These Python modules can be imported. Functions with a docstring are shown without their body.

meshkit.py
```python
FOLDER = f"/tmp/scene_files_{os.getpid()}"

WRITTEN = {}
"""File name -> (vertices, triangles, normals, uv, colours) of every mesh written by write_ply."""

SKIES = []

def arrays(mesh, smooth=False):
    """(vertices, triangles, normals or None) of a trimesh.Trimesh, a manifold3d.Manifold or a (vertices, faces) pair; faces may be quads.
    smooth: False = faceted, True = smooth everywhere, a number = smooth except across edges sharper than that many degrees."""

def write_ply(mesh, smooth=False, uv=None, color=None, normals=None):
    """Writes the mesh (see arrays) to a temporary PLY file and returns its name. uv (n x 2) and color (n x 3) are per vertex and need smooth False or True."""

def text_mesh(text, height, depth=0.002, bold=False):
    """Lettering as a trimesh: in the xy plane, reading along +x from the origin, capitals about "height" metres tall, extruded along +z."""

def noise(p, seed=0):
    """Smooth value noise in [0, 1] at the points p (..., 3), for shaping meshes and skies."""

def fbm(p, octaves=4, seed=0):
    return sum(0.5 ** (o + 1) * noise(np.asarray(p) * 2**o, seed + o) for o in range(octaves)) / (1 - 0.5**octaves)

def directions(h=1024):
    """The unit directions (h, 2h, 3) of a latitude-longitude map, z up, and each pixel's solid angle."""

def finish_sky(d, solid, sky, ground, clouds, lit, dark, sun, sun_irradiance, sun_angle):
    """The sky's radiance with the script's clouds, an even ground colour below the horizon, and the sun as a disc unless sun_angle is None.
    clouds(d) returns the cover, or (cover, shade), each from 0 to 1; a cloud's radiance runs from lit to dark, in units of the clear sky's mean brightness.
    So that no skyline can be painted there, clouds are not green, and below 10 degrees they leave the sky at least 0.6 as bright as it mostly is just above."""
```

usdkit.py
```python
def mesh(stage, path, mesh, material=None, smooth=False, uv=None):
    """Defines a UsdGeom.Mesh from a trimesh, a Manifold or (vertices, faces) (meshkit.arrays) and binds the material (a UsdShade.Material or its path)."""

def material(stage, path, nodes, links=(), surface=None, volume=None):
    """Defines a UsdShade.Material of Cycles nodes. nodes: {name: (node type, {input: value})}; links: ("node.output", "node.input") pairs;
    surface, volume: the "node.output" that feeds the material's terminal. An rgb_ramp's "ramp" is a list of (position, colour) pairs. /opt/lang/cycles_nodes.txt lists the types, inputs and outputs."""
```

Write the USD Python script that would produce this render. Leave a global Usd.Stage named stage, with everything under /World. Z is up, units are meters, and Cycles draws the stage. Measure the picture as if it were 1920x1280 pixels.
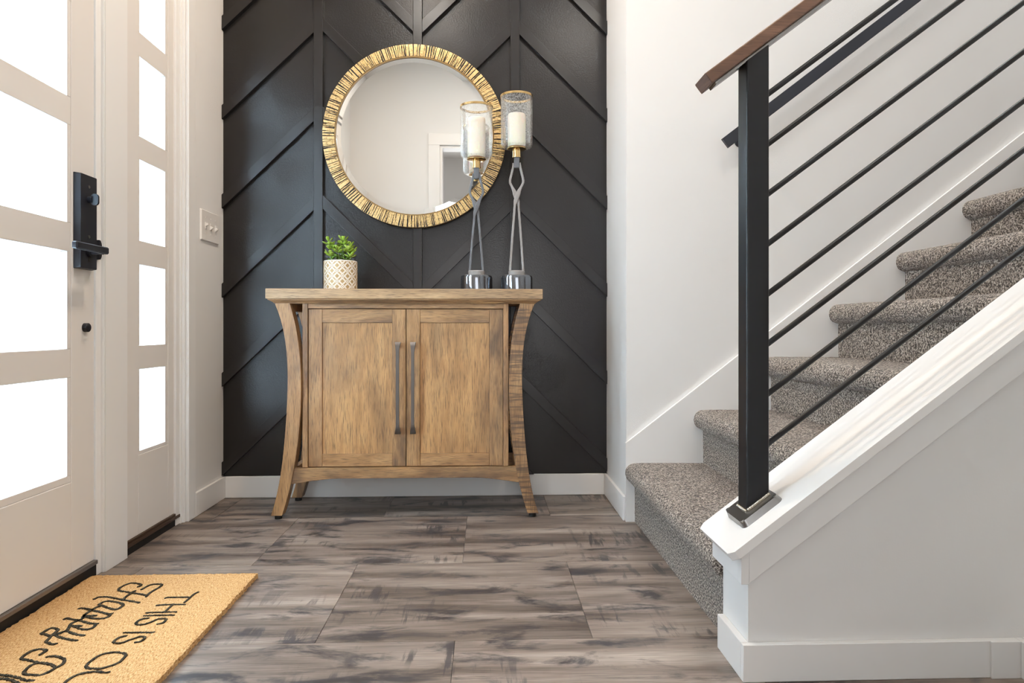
import math, random
import numpy as np, trimesh, usdkit, meshkit
from shapely.geometry import Polygon, box as sbox, LineString
from shapely import affinity
from shapely.ops import unary_union
from scipy.interpolate import PchipInterpolator
from pxr import Usd, UsdGeom, UsdLux, UsdShade, Gf, Sdf

stage = Usd.Stage.CreateInMemory()
UsdGeom.SetStageUpAxis(stage, 'Z'); UsdGeom.SetStageMetersPerUnit(stage, 1.0)
UsdGeom.Xform.Define(stage, '/World'); UsdGeom.Scope.Define(stage, '/World/Looks')
rng = random.Random(7); nrng = np.random.default_rng(7)

# ------------------------------------------------------------------ camera
cam = UsdGeom.Camera.Define(stage, '/World/camera')
YAW = math.degrees(math.atan(49 / 1280))
cam.AddTranslateOp().Set(Gf.Vec3d(0, 0, 0.68))
cam.AddRotateXYZOp().Set(Gf.Vec3f(90, 0, -YAW))
cam.CreateFocalLengthAttr(24.0); cam.CreateHorizontalApertureAttr(36.0); cam.CreateVerticalApertureAttr(24.0)
cam.CreateVerticalApertureOffsetAttr(-24 * 36 / 1920)
cam.CreateClippingRangeAttr(Gf.Vec2f(0.02, 200)); cam.CreateExposureAttr(0.08)

# ------------------------------------------------------------------ light
SKY, CAN, STAIR, BACK = 9.5, 0.47, 0.37, 0.24
def light(kind, name, at, intensity, color, rot=(0, 0, 0), **size):
    l = getattr(UsdLux, kind).Define(stage, '/World/' + name)
    for k, v in size.items(): getattr(l, f'Create{k[0].upper() + k[1:]}Attr')(v)
    l.CreateIntensityAttr(intensity); l.CreateColorAttr(Gf.Vec3f(*color))
    if kind != 'DomeLight':
        l.CreateNormalizeAttr(True)
        l.AddTranslateOp().Set(Gf.Vec3d(*at)); l.AddRotateXYZOp().Set(Gf.Vec3f(*rot))
    return l
light('DomeLight', 'sky_light', None, SKY, (0.70, 0.87, 1.0))
WARM, NEUT, COOL = (1.0, 0.80, 0.61), (1.0, 0.93, 0.84), (0.95, 0.98, 1.0)
UNSEEN_CANS = [(-0.28, 2.08, 12.0 * CAN, WARM), (-0.35, 1.15, 7.0 * CAN, NEUT), (0.62, 0.90, 6.5 * CAN, NEUT)]  # all out of view; warm for the black wall, neutral pair added as fill
for i, (x, y, p, c) in enumerate(UNSEEN_CANS):
    light('DiskLight', f'downlight_lamp_{i:03d}', (x, y, 2.732), p, c, radius=0.06)
light('RectLight', 'stairwell_lamp', (1.7, 1.9, 5.26), 60 * STAIR, COOL, width=1.6, height=0.8)  # out of view, placed to light the stair wall and treads from above
light('RectLight', 'hall_window_light', (0.2, -2.66, 1.0), 60 * BACK, (0.97, 0.98, 1.0), rot=(-90, 0, 180), width=2.6, height=1.4)  # added fill behind the camera, aimed through the doorway

# ------------------------------------------------------------------ helpers
def numbered(parent, name):
    p, n = f'{parent}/{name}', 0
    while stage.GetPrimAtPath(p).IsValid():
        n += 1; p = f'{parent}/{name}_{n:03d}'
    return p
def path_of(parent):
    return '/World' if parent is None else str(parent.GetPath())
def tag(o, label=None, cat=None, group=None, kind=None):
    for k, v in (('label', label), ('category', cat), ('group', group), ('kind', kind)):
        if v: o.SetCustomDataByKey(k, v)
    return o
def obj(name, mesh, mat, parent=None, smooth=30, uv=None, **t):
    if isinstance(mesh, list): mesh = trimesh.util.concatenate(mesh)
    m = usdkit.mesh(stage, numbered(path_of(parent), name), mesh, mat, smooth if uv is None else True, uv=uv)
    return tag(m.GetPrim(), **t)
def thing(name, label, cat, loc=(0, 0, 0), parent=None, **t):
    x = UsdGeom.Xform.Define(stage, numbered(path_of(parent), name))
    x.AddTranslateOp().Set(Gf.Vec3d(*loc))
    return tag(x.GetPrim(), label, cat, **t)
def struct(name, label=None, **t):
    x = UsdGeom.Xform.Define(stage, numbered('/World', name))
    return tag(x.GetPrim(), label, kind='structure')
def cbox(x0, x1, y0, y1, z0, z1, c=0.0):
    if c <= 0:
        b = trimesh.creation.box([x1 - x0, y1 - y0, z1 - z0]); b.apply_translation([(x0 + x1) / 2, (y0 + y1) / 2, (z0 + z1) / 2]); return b
    P = []
    for x, sx in ((x0, 1), (x1, -1)):
        for y, sy in ((y0, 1), (y1, -1)):
            for z, sz in ((z0, 1), (z1, -1)):
                P += [(x, y + sy * c, z + sz * c), (x + sx * c, y, z + sz * c), (x + sx * c, y + sy * c, z)]
    return trimesh.convex.convex_hull(np.array(P))
def shaped(m, fn, flip=False):
    v = fn(np.array(m.vertices)); f = np.array(m.faces)
    return trimesh.Trimesh(v, f[:, ::-1] if flip else f, process=False)
def extr(poly, h):
    poly = poly if hasattr(poly, 'geom_type') else Polygon(poly)
    gs = getattr(poly, 'geoms', [poly])
    return trimesh.util.concatenate([trimesh.creation.extrude_polygon(g, h, engine='earcut') for g in gs])
def prism_y(poly, y0, y1):            # polygon in x,z pushed along y
    return shaped(extr(poly, y1 - y0), lambda v: np.stack([v[:, 0], y0 + v[:, 2], v[:, 1]], 1), True)
def prism_x(poly, x0, x1):            # polygon in y,z pushed along x
    return shaped(extr(poly, x1 - x0), lambda v: np.stack([x0 + v[:, 2], v[:, 0], v[:, 1]], 1))
def prism_z(poly, z0, z1):
    m = extr(poly, z1 - z0); m.apply_translation([0, 0, z0]); return m
def cyl(a, b, r, n=20, r2=None):
    a, b = np.array(a, float), np.array(b, float); d = b - a; L = np.linalg.norm(d)
    m = trimesh.creation.cylinder(r, L, sections=n)
    if r2 is not None:
        v = np.array(m.vertices); k = r + (r2 - r) * (v[:, 2] / L + 0.5); v[:, :2] *= (k / r)[:, None]; m = trimesh.Trimesh(v, m.faces, process=False)
    m.apply_transform(trimesh.geometry.align_vectors([0, 0, 1], d / L)); m.apply_translation((a + b) / 2); return m
def lathe(prof, n=48, loc=(0, 0, 0)):
    m = trimesh.creation.revolve(np.array(prof, float), sections=n); m.apply_translation(loc); return m
def sweep(pts, prof):                  # closed section prof (k,2) along pts; section axes: first as horizontal as possible
    pts = np.array(pts, float); prof = np.array(prof, float); k = len(prof); V = []
    for i, p in enumerate(pts):
        t = pts[min(i + 1, len(pts) - 1)] - pts[max(i - 1, 0)]; t /= np.linalg.norm(t)
        ref = np.array([0, 1, 0.0]) if abs(t[1]) < 0.9 else np.array([0, 0, 1.0])
        a = np.cross(t, ref); a /= np.linalg.norm(a); b = np.cross(a, t)
        V.append(p + prof[:, :1] * a + prof[:, 1:] * b)
    V = np.concatenate(V); F = []
    for i in range(len(pts) - 1):
        for j in range(k):
            q = (j + 1) % k; F += [[i * k + j, i * k + q, (i + 1) * k + q], [i * k + j, (i + 1) * k + q, (i + 1) * k + j]]
    for j in range(1, k - 1):
        e = (len(pts) - 1) * k; F += [[0, j + 1, j], [e, e + j, e + j + 1]]
    m = trimesh.Trimesh(V, np.array(F), process=False); trimesh.repair.fix_normals(m); return m
def circ(r, n=10):
    a = np.linspace(0, 2 * math.pi, n, endpoint=False); return np.stack([r * np.cos(a), r * np.sin(a)], 1)
def rrect(w, h, r, n=4):
    g = sbox(-w / 2 + r, -h / 2 + r, w / 2 - r, h / 2 - r).buffer(r, quad_segs=n)
    return np.array(g.exterior.coords)[:-1]

# ------------------------------------------------------------------ materials
def mat(name, nodes, links=(), surface='p.BSDF'):
    return usdkit.material(stage, '/World/Looks/' + name, nodes, links, surface=surface)
def plain(name, col, rough=0.5, metal=0.0, **k):
    return mat(name, {'p': ('principled_bsdf', dict(base_color=col, roughness=rough, metallic=metal, **k))})
def paint(name, col, rough, bump=0.15, scale=220.0, dist=0.001, edge=0.0, blot=False, spec=0.5):
    n = {'g': ('geometry', {}), 'm': ('mapping', {'mapping_type': 'point', 'scale': (1, 1, 1)}),
         'n': ('noise_texture', {'scale': scale, 'detail': 3.0}),
         'b': ('bump', {'strength': bump, 'distance': dist}),
         'p': ('principled_bsdf', {'base_color': col, 'roughness': rough, 'specular_ior_level': spec})}
    l = [('g.position', 'm.vector'), ('m.vector', 'n.vector'), ('n.fac', 'b.height'), ('b.normal', 'p.normal')]
    if edge:
        n['e'] = ('bevel', {'radius': edge, 'samples': 4}); l.append(('e.bevel', 'b.normal'))
    if blot:                            # trowel marks: sparse ridges in the drywall
        n['w'] = ('noise_texture', {'scale': 3.2, 'detail': 1.0}); n['wr'] = ('rgb_ramp', {'ramp': [(0.62, (0, 0, 0)), (0.70, (1, 1, 1))]})
        n['v'] = ('noise_texture', {'scale': 60.0, 'detail': 2.0, 'distortion': 2.5}); n['vr'] = ('rgb_ramp', {'ramp': [(0.47, (0, 0, 0)), (0.5, (1, 1, 1)), (0.53, (0, 0, 0))]})
        n['x'] = ('mix', {'mix_type': 'multiply', 'fac': 1.0}); n['b2'] = ('bump', {'strength': 0.4, 'distance': 0.0010})
        l += [('m.vector', 'w.vector'), ('w.fac', 'wr.fac'), ('m.vector', 'v.vector'), ('v.fac', 'vr.fac'), ('wr.color', 'x.color1'), ('vr.color', 'x.color2'),
              ('x.color', 'b2.height'), ('b.normal', 'b2.normal')]
        l = [q for q in l if q != ('b.normal', 'p.normal')] + [('b2.normal', 'p.normal')]
    return mat(name, n, l)
M = {}
M['wall'] = paint('wall_paint', (0.77, 0.755, 0.735), 0.75, 0.12, 260, blot=True)
M['ceiling'] = paint('ceiling_paint', (0.82, 0.81, 0.79), 0.9, 0.1, 200)
M['trim'] = paint('trim_paint', (0.80, 0.785, 0.765), 0.38, 0.03, 90, edge=0.0015)
M['door'] = paint('door_paint', (0.74, 0.70, 0.66), 0.42, 0.04, 120, edge=0.0015)
M['dark'] = paint('dark_wall_paint', (0.0115, 0.0098, 0.0090), 0.27, 0.35, 170, 0.0012, blot=True, spec=0.45)
M['dark_batten'] = paint('dark_batten_paint', (0.0115, 0.0098, 0.0090), 0.26, 0.08, 120, edge=0.0018, spec=0.48)
M['black'] = plain('black_satin_metal', (0.010, 0.011, 0.017), 0.45, 0.0, specular_ior_level=0.4)
M['steel_black'] = paint('black_powder_coat', (0.009, 0.009, 0.0098), 0.36, 0.05, 900, 0.0003, edge=0.001, spec=0.32)
M['navy'] = plain('dark_blue_grey_steel', (0.016, 0.018, 0.026), 0.42)
M['bare_steel'] = plain('oiled_steel', (0.30, 0.295, 0.29), 0.3, 1.0)
M['weld'] = plain('weld_metal', (0.42, 0.38, 0.32), 0.28, 1.0)
M['bronze'] = plain('bronze_sill', (0.10, 0.062, 0.04), 0.4, 0.6)
M['alu'] = plain('grey_sill', (0.22, 0.20, 0.19), 0.4, 0.7)
M['rubber'] = plain('black_rubber', (0.008, 0.008, 0.008), 0.6)
M['plastic'] = plain('white_plastic', (0.80, 0.77, 0.74), 0.35)
M['silver'] = plain('mirror_silver', (0.90, 0.905, 0.89), 0.0, 1.0)
M['brass'] = plain('aged_brass', (0.62, 0.43, 0.20), 0.2, 1.0)
M['wax'] = plain('ivory_wax', (0.86, 0.80, 0.70), 0.5, subsurface_weight=0.3, subsurface_scale=0.01)
M['iron'] = paint('forged_iron', (0.115, 0.118, 0.125), 0.42, 0.5, 320, 0.0012, edge=0.001)
M['iron_worn'] = paint('worn_forged_iron', (0.26, 0.245, 0.235), 0.42, 0.5, 320, 0.0012, edge=0.001)
M['pot_white'] = plain('glazed_white', (0.82, 0.77, 0.70), 0.35)
M['pot_gold'] = plain('gold_glaze', (0.42, 0.28, 0.12), 0.35, 0.25)
M['soil'] = plain('dark_soil', (0.03, 0.022, 0.015), 0.9)
M['stemgreen'] = plain('green_stem', (0.16, 0.26, 0.05), 0.5)
for i, c in enumerate([(0.30, 0.44, 0.05), (0.17, 0.31, 0.045), (0.42, 0.55, 0.10)]):
    M[f'leaf{i}'] = mat(f'leaf_green_{i}', {'p': ('principled_bsdf', {'base_color': c, 'roughness': 0.38}), 't': ('translucent_bsdf', {'color': c}), 'x': ('mix_closure', {'fac': 0.22})},
                        [('p.BSDF', 'x.closure1'), ('t.BSDF', 'x.closure2')], surface='x.closure')
M['frost'] = mat('frosted_pane', {'t': ('translucent_bsdf', {'color': (0.93, 0.97, 1.0)}), 'g': ('glossy_bsdf', {'color': (1, 1, 1), 'roughness': 0.25}), 'f': ('fresnel', {'IOR': 1.4}), 'x': ('mix_closure', {})},
                 [('f.fac', 'x.fac'), ('t.BSDF', 'x.closure1'), ('g.BSDF', 'x.closure2')], surface='x.closure')
def seeded_glass(name):
    return mat(name, {'g': ('geometry', {}), 'v': ('voronoi_texture', {'scale': 190.0, 'randomness': 1.0}), 'b': ('bump', {'strength': 0.4, 'distance': 0.0012}),
                      'n': ('noise_texture', {'scale': 210.0, 'detail': 2.0}), 'r': ('rgb_ramp', {'ramp': [(0.44, (0.02, 0.02, 0.02)), (0.66, (0.17, 0.17, 0.17))]}),
                      't': ('transparent_bsdf', {'color': (0.985, 0.99, 0.988)}), 'd': ('diffuse_bsdf', {'color': (0.90, 0.91, 0.91)}), 'y': ('mix_closure', {}),
                      's': ('glossy_bsdf', {'roughness': 0.05, 'color': (1, 1, 1)}), 'f': ('fresnel', {'IOR': 1.38}), 'k': ('math', {'math_type': 'minimum', 'value2': 0.22}), 'x': ('mix_closure', {})},
               [('g.position', 'v.vector'), ('v.distance', 'b.height'), ('b.normal', 's.normal'), ('f.fac', 'k.value1'), ('g.position', 'n.vector'), ('n.fac', 'r.fac'), ('r.color', 'y.fac'), ('t.BSDF', 'y.closure1'), ('d.BSDF', 'y.closure2'),
                ('k.value', 'x.fac'), ('y.closure', 'x.closure1'), ('s.BSDF', 'x.closure2')], surface='x.closure')
M['glass'] = seeded_glass('seeded_glass')
M['smoke'] = plain('smoked_mirror_glass', (0.20, 0.21, 0.23), 0.05, 0.9)

def wood(name, axis, base=(0.335, 0.172, 0.068), light=(0.43, 0.238, 0.102), dark=(0.070, 0.042, 0.027), curl=False, amount=1.0, rough=0.42, fine=1.0):
    s = {'x': (5, 26, 26), 'z': (26, 26, 5), 'y': (26, 5, 26)}[axis]
    s2 = {'x': (26, 420, 420), 'z': (420, 420, 26), 'y': (420, 26, 420)}[axis]
    s3 = {'x': (1.6, 7, 7), 'z': (7, 7, 1.6), 'y': (7, 1.6, 7)}[axis]
    n = {'g': ('geometry', {}), 'o': ('object_info', {}), 'os': ('vector_math', {'math_type': 'scale', 'vector1': (3.1, 1.7, 2.3)}), 'ad': ('vector_math', {'math_type': 'add'}),
         'm1': ('mapping', {'mapping_type': 'point', 'scale': s}), 'n1': ('noise_texture', {'scale': 1.0, 'detail': 5.0, 'roughness': 0.6, 'distortion': 0.6}),
         'r1': ('rgb_ramp', {'ramp': [(0.30, tuple(0.75 * c for c in base)), (0.46, base), (0.62, light), (0.8, base)]}),
         'm2': ('mapping', {'mapping_type': 'point', 'scale': s2}), 'n2': ('noise_texture', {'scale': 1.0, 'detail': 2.0}),
         'r2': ('rgb_ramp', {'ramp': [(0.50, (0, 0, 0)), (0.70, (0.62 * fine,) * 3)]}),
         'm3': ('mapping', {'mapping_type': 'point', 'scale': s3}), 'n3': ('noise_texture', {'scale': 1.0, 'detail': 4.0, 'roughness': 0.65, 'distortion': 0.8}),
         'r3': ('rgb_ramp', {'ramp': [(0.46, (0, 0, 0)), (0.70, (0.85 * amount,) * 3)]}),
         'x1': ('mix', {'mix_type': 'mix', 'color2': dark}), 'x2': ('mix', {'mix_type': 'mix', 'color2': tuple(0.8 * c for c in dark)}),
         'e': ('bevel', {'radius': 0.002, 'samples': 4}), 'b': ('bump', {'strength': 0.25, 'distance': 0.0006}),
         'p': ('principled_bsdf', {'roughness': rough})}
    l = [('o.random', 'os.scale'), ('g.position', 'ad.vector1'), ('os.vector', 'ad.vector2'), ('ad.vector', 'm1.vector'), ('m1.vector', 'n1.vector'), ('n1.fac', 'r1.fac'), ('ad.vector', 'm2.vector'), ('m2.vector', 'n2.vector'), ('n2.fac', 'r2.fac'),
         ('ad.vector', 'm3.vector'), ('m3.vector', 'n3.vector'), ('n3.fac', 'r3.fac'), ('r1.color', 'x1.color1'), ('r3.color', 'x1.fac'), ('x1.color', 'x2.color1'), ('r2.color', 'x2.fac'),
         ('x2.color', 'p.base_color'), ('n2.fac', 'b.height'), ('e.bevel', 'b.normal'), ('b.normal', 'p.normal')]
    if curl:                            # tiger figure: dark bands across the leg
        n['m4'] = ('mapping', {'mapping_type': 'point', 'scale': (5, 5, 62)}); n['n4'] = ('noise_texture', {'scale': 1.0, 'detail': 3.0, 'roughness': 0.6, 'distortion': 1.2})
        n['r4'] = ('rgb_ramp', {'ramp': [(0.46, (0, 0, 0)), (0.54, (0.6, 0.6, 0.6)), (0.66, (0.85, 0.85, 0.85))]}); n['x3'] = ('mix', {'mix_type': 'mix', 'color2': dark})
        l = [q for q in l if q != ('x2.color', 'p.base_color')] + [('ad.vector', 'm4.vector'), ('m4.vector', 'n4.vector'), ('n4.fac', 'r4.fac'), ('r4.color', 'x3.fac'), ('x2.color', 'x3.color1'), ('x3.color', 'p.base_color')]
    return mat(name, n, l)
M['wood_z'] = wood('console_wood_upright', 'z')
M['wood_panel'] = wood('console_wood_panel', 'z', base=(0.405, 0.205, 0.076), light=(0.485, 0.265, 0.106), amount=0.50)
M['wood_x'] = wood('console_wood_level', 'x')
M['wood_top'] = wood('console_wood_top', 'x', base=(0.37, 0.225, 0.112), light=(0.46, 0.295, 0.155), amount=0.6)
M['wood_leg'] = wood('console_wood_leg', 'z', amount=1.0)
M['wood_curl'] = wood('console_wood_curly', 'z', curl=True, amount=0.7)
M['pull'] = plain('grey_bronze_pull', (0.13, 0.115, 0.105), 0.34, 0.7)
M['walnut'] = wood('walnut', 'x', base=(0.17, 0.083, 0.046), light=(0.25, 0.13, 0.076), dark=(0.07, 0.034, 0.021), amount=0.6, rough=0.35)
M['walnut_end'] = wood('walnut_end_grain', 'y', base=(0.095, 0.050, 0.036), light=(0.14, 0.075, 0.052), dark=(0.03, 0.015, 0.01), amount=0.8)

def floor_mat():
    n = {'g': ('geometry', {}), 'o': ('object_info', {}), 'os': ('vector_math', {'math_type': 'scale', 'vector1': (11.0, 7.0, 3.0)}), 'ad': ('vector_math', {'math_type': 'add'}),
         'm1': ('mapping', {'mapping_type': 'point', 'scale': (1.5, 15, 1)}), 'n1': ('noise_texture', {'scale': 1.0, 'detail': 6.0, 'roughness': 0.58, 'distortion': 0.25}),
         'r1': ('rgb_ramp', {'ramp': [(0.28, (0.050, 0.038, 0.032)), (0.41, (0.122, 0.092, 0.074)), (0.54, (0.212, 0.164, 0.134)), (0.72, (0.33, 0.268, 0.226))]}),
         'm2': ('mapping', {'mapping_type': 'point', 'scale': (5.5, 15, 1)}), 'n2': ('noise_texture', {'scale': 1.0, 'detail': 6.0, 'roughness': 0.62, 'distortion': 0.5}),
         'r2': ('rgb_ramp', {'ramp': [(0.515, (0, 0, 0)), (0.635, (0.9, 0.9, 0.9))]}),
         'm3': ('mapping', {'mapping_type': 'point', 'scale': (38, 5, 1)}), 'n3': ('noise_texture', {'scale': 1.0, 'detail': 4.0, 'roughness': 0.6, 'distortion': 0.4}),
         'm4': ('mapping', {'mapping_type': 'point', 'scale': (3.0, 6, 1), 'location': (4, 2, 0)}), 'n4': ('noise_texture', {'scale': 1.0, 'detail': 3.0}),
         'r3': ('rgb_ramp', {'ramp': [(0.52, (0, 0, 0)), (0.60, (1, 1, 1))]}), 'r4': ('rgb_ramp', {'ramp': [(0.52, (0, 0, 0)), (0.64, (0.85, 0.85, 0.85))]}),
         'mm': ('mix', {'mix_type': 'multiply', 'fac': 1.0}),
         'm5': ('mapping', {'mapping_type': 'point', 'scale': (12, 260, 1)}), 'n5': ('noise_texture', {'scale': 1.0, 'detail': 3.0}),
         'r5': ('rgb_ramp', {'ramp': [(0.35, (0.80, 0.80, 0.80)), (0.65, (1.10, 1.10, 1.10))]}), 'xm': ('mix', {'mix_type': 'multiply', 'fac': 1.0}),
         'x1': ('mix', {'mix_type': 'mix', 'color2': (0.034, 0.031, 0.034)}), 'x2': ('mix', {'mix_type': 'mix', 'color2': (0.045, 0.040, 0.042)}),
         'h': ('hsv', {'hue': 0.5, 'saturation': 1.0}), 'mr': ('map_range', {'from_min': 0.0, 'from_max': 1.0, 'to_min': 0.86, 'to_max': 1.12}),
         'b': ('bump', {'strength': 0.15, 'distance': 0.0008}), 'p': ('principled_bsdf', {'roughness': 0.40, 'specular_ior_level': 0.28})}
    l = [('o.random', 'os.scale'), ('g.position', 'ad.vector1'), ('os.vector', 'ad.vector2'), ('n1.fac', 'r1.fac'), ('n2.fac', 'r2.fac'), ('n3.fac', 'r3.fac'), ('n4.fac', 'r4.fac'), ('n5.fac', 'r5.fac')]
    for i in range(1, 6): l += [('ad.vector', f'm{i}.vector'), (f'm{i}.vector', f'n{i}.vector')]
    l += [('r1.color', 'xm.color1'), ('r5.color', 'xm.color2'), ('xm.color', 'x1.color1'), ('r2.color', 'x1.fac'), ('r3.color', 'mm.color1'), ('r4.color', 'mm.color2'), ('x1.color', 'x2.color1'), ('mm.color', 'x2.fac'),
          ('o.random', 'mr.value'), ('mr.result', 'h.value'), ('x2.color', 'h.color'), ('h.color', 'p.base_color'), ('n5.fac', 'b.height'), ('b.normal', 'p.normal')]
    return mat('weathered_plank', n, l)
M['floor'] = floor_mat()
M['carpet'] = mat('taupe_carpet', {'g': ('geometry', {}), 'n': ('noise_texture', {'scale': 210.0, 'detail': 2.0, 'roughness': 0.75}), 'r': ('rgb_ramp', {'ramp': [(0.36, (0.016, 0.013, 0.012)), (0.45, (0.085, 0.067, 0.053)), (0.53, (0.25, 0.203, 0.166)), (0.64, (0.52, 0.44, 0.375))]}),
    'b': ('bump', {'strength': 1.0, 'distance': 0.004}), 'p': ('principled_bsdf', {'roughness': 0.95, 'specular_ior_level': 0.1, 'sheen_weight': 0.15})},
    [('g.position', 'n.vector'), ('n.fac', 'r.fac'), ('r.color', 'p.base_color'), ('n.fac', 'b.height'), ('b.normal', 'p.normal')])
M['coir'] = mat('coir', {'g': ('geometry', {}), 'm': ('mapping', {'mapping_type': 'point', 'rotation': (0, 0, 0.5), 'scale': (420, 130, 200)}), 'n': ('noise_texture', {'scale': 1.0, 'detail': 3.0, 'roughness': 0.65}),
    'r': ('rgb_ramp', {'ramp': [(0.30, (0.19, 0.085, 0.024)), (0.44, (0.44, 0.235, 0.088)), (0.58, (0.57, 0.345, 0.160)), (0.75, (0.70, 0.485, 0.275))]}),
    'b': ('bump', {'strength': 0.7, 'distance': 0.003}), 'p': ('principled_bsdf', {'roughness': 0.9, 'specular_ior_level': 0.15})},
    [('g.position', 'm.vector'), ('m.vector', 'n.vector'), ('n.fac', 'r.fac'), ('r.color', 'p.base_color'), ('n.fac', 'b.height'), ('b.normal', 'p.normal')])
M['ink'] = mat('black_fibre', {'g': ('geometry', {}), 'm': ('mapping', {'mapping_type': 'point', 'rotation': (0, 0, 0.5), 'scale': (420, 130, 200)}), 'n': ('noise_texture', {'scale': 1.0, 'detail': 3.0}),
    'r': ('rgb_ramp', {'ramp': [(0.4, (0.012, 0.012, 0.010)), (0.75, (0.10, 0.075, 0.045))]}), 'p': ('principled_bsdf', {'roughness': 0.9, 'specular_ior_level': 0.1})},
    [('g.position', 'm.vector'), ('m.vector', 'n.vector'), ('n.fac', 'r.fac'), ('r.color', 'p.base_color')])
M['gold'] = mat('gold_leaf', {'g': ('geometry', {}), 'n': ('noise_texture', {'scale': 160.0, 'detail': 3.0}), 'r': ('rgb_ramp', {'ramp': [(0.28, (0.16, 0.095, 0.033)), (0.42, (0.52, 0.35, 0.15)), (0.7, (0.68, 0.49, 0.235))]}), 'b': ('bump', {'strength': 0.5, 'distance': 0.002}),
    'p': ('principled_bsdf', {'roughness': 0.42, 'metallic': 0.55})}, [('g.position', 'n.vector'), ('n.fac', 'r.fac'), ('r.color', 'p.base_color'), ('n.fac', 'b.height'), ('b.normal', 'p.normal')])
M['gold_dark'] = plain('dark_gold_edge', (0.22, 0.13, 0.045), 0.4, 0.6)
M['groove'] = plain('black_groove', (0.014, 0.011, 0.009), 0.6)

# ------------------------------------------------------------------ room shell
XL, XR, YB, YF, ZC = -1.058, 0.497, 2.795, 0.13, 2.74       # left wall, alcove return wall, dark wall, wall behind, ceiling
YS, XK = 2.40, 0.509                                         # wall behind the stairs, end of the knee wall
def SL(x): return 0.258 + 0.745 * (x - 0.467)                # top of the sloped cap
fl = struct('floor', 'weathered grey-brown plank floor')
obj('subfloor', cbox(-1.35, 3.3, -2.7, 3.0, -0.12, -0.006), M['rubber'], fl)
PL, PW = 0.605, 0.4935
rows = [2.48 - PW * k for k in range(-1, 6)]
for r, y1 in enumerate(rows):
    y0 = y1 - PW; off = -0.37 if r % 2 == 0 else -0.0675
    k = -3
    while True:
        x0 = off + PL * k; k += 1
        if x0 > 1.06: break
        if x0 + PL < -1.14: continue
        a, b, c, d = max(x0, -1.14), min(x0 + PL, 1.075), max(y0, 0.0), min(y1, 2.80)
        if b - a < 0.005 or d - c < 0.005: continue
        obj('plank', cbox(a + 0.0004, b - 0.0004, c + 0.0004, d - 0.0004, -0.006, rng.uniform(-0.0003, 0.0), 0.0007), M['floor'], fl, smooth=False)
obj('hall_floor_board', cbox(-1.35, 3.3, -2.7, -0.0005, -0.006, 0), M['floor'], fl)

wl = obj('wall_left', [cbox(-1.22, XL, 2.45, 2.95, -0.1, ZC), cbox(-1.22, XL, 0.93, 2.5, 2.03, ZC), cbox(-1.22, XL, -0.1, 0.93, -0.1, ZC)], M['wall'], kind='structure')
wr = obj('wall_return', cbox(XR, 0.70, YS + 0.0005, 2.95, -0.1, 5.3), M['wall'], kind='structure')
obj('wall_stair', [cbox(0.7005, 3.3, YS, 2.55, -0.1, 5.3), cbox(XR + 0.0005, 0.7005, YS - 0.0, YS + 0.0004, -0.1, 5.3)], M['wall'], kind='structure')
obj('wall_front', [cbox(-1.25, -0.36, 0.0, YF, -0.1, ZC), cbox(0.50, 1.35, 0.0, YF, -0.1, ZC), cbox(-0.36, 0.50, 0.0, YF, 2.06, ZC)], M['wall'], kind='structure')
obj('wall_right', cbox(1.30, 1.42, YF - 0.13, 1.3065, -0.1, ZC), M['wall'], kind='structure')
obj('wall_stairwell_near', cbox(1.2505, 3.3, 1.307, 1.445, -0.1, 5.3), M['wall'], kind='structure')
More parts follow.
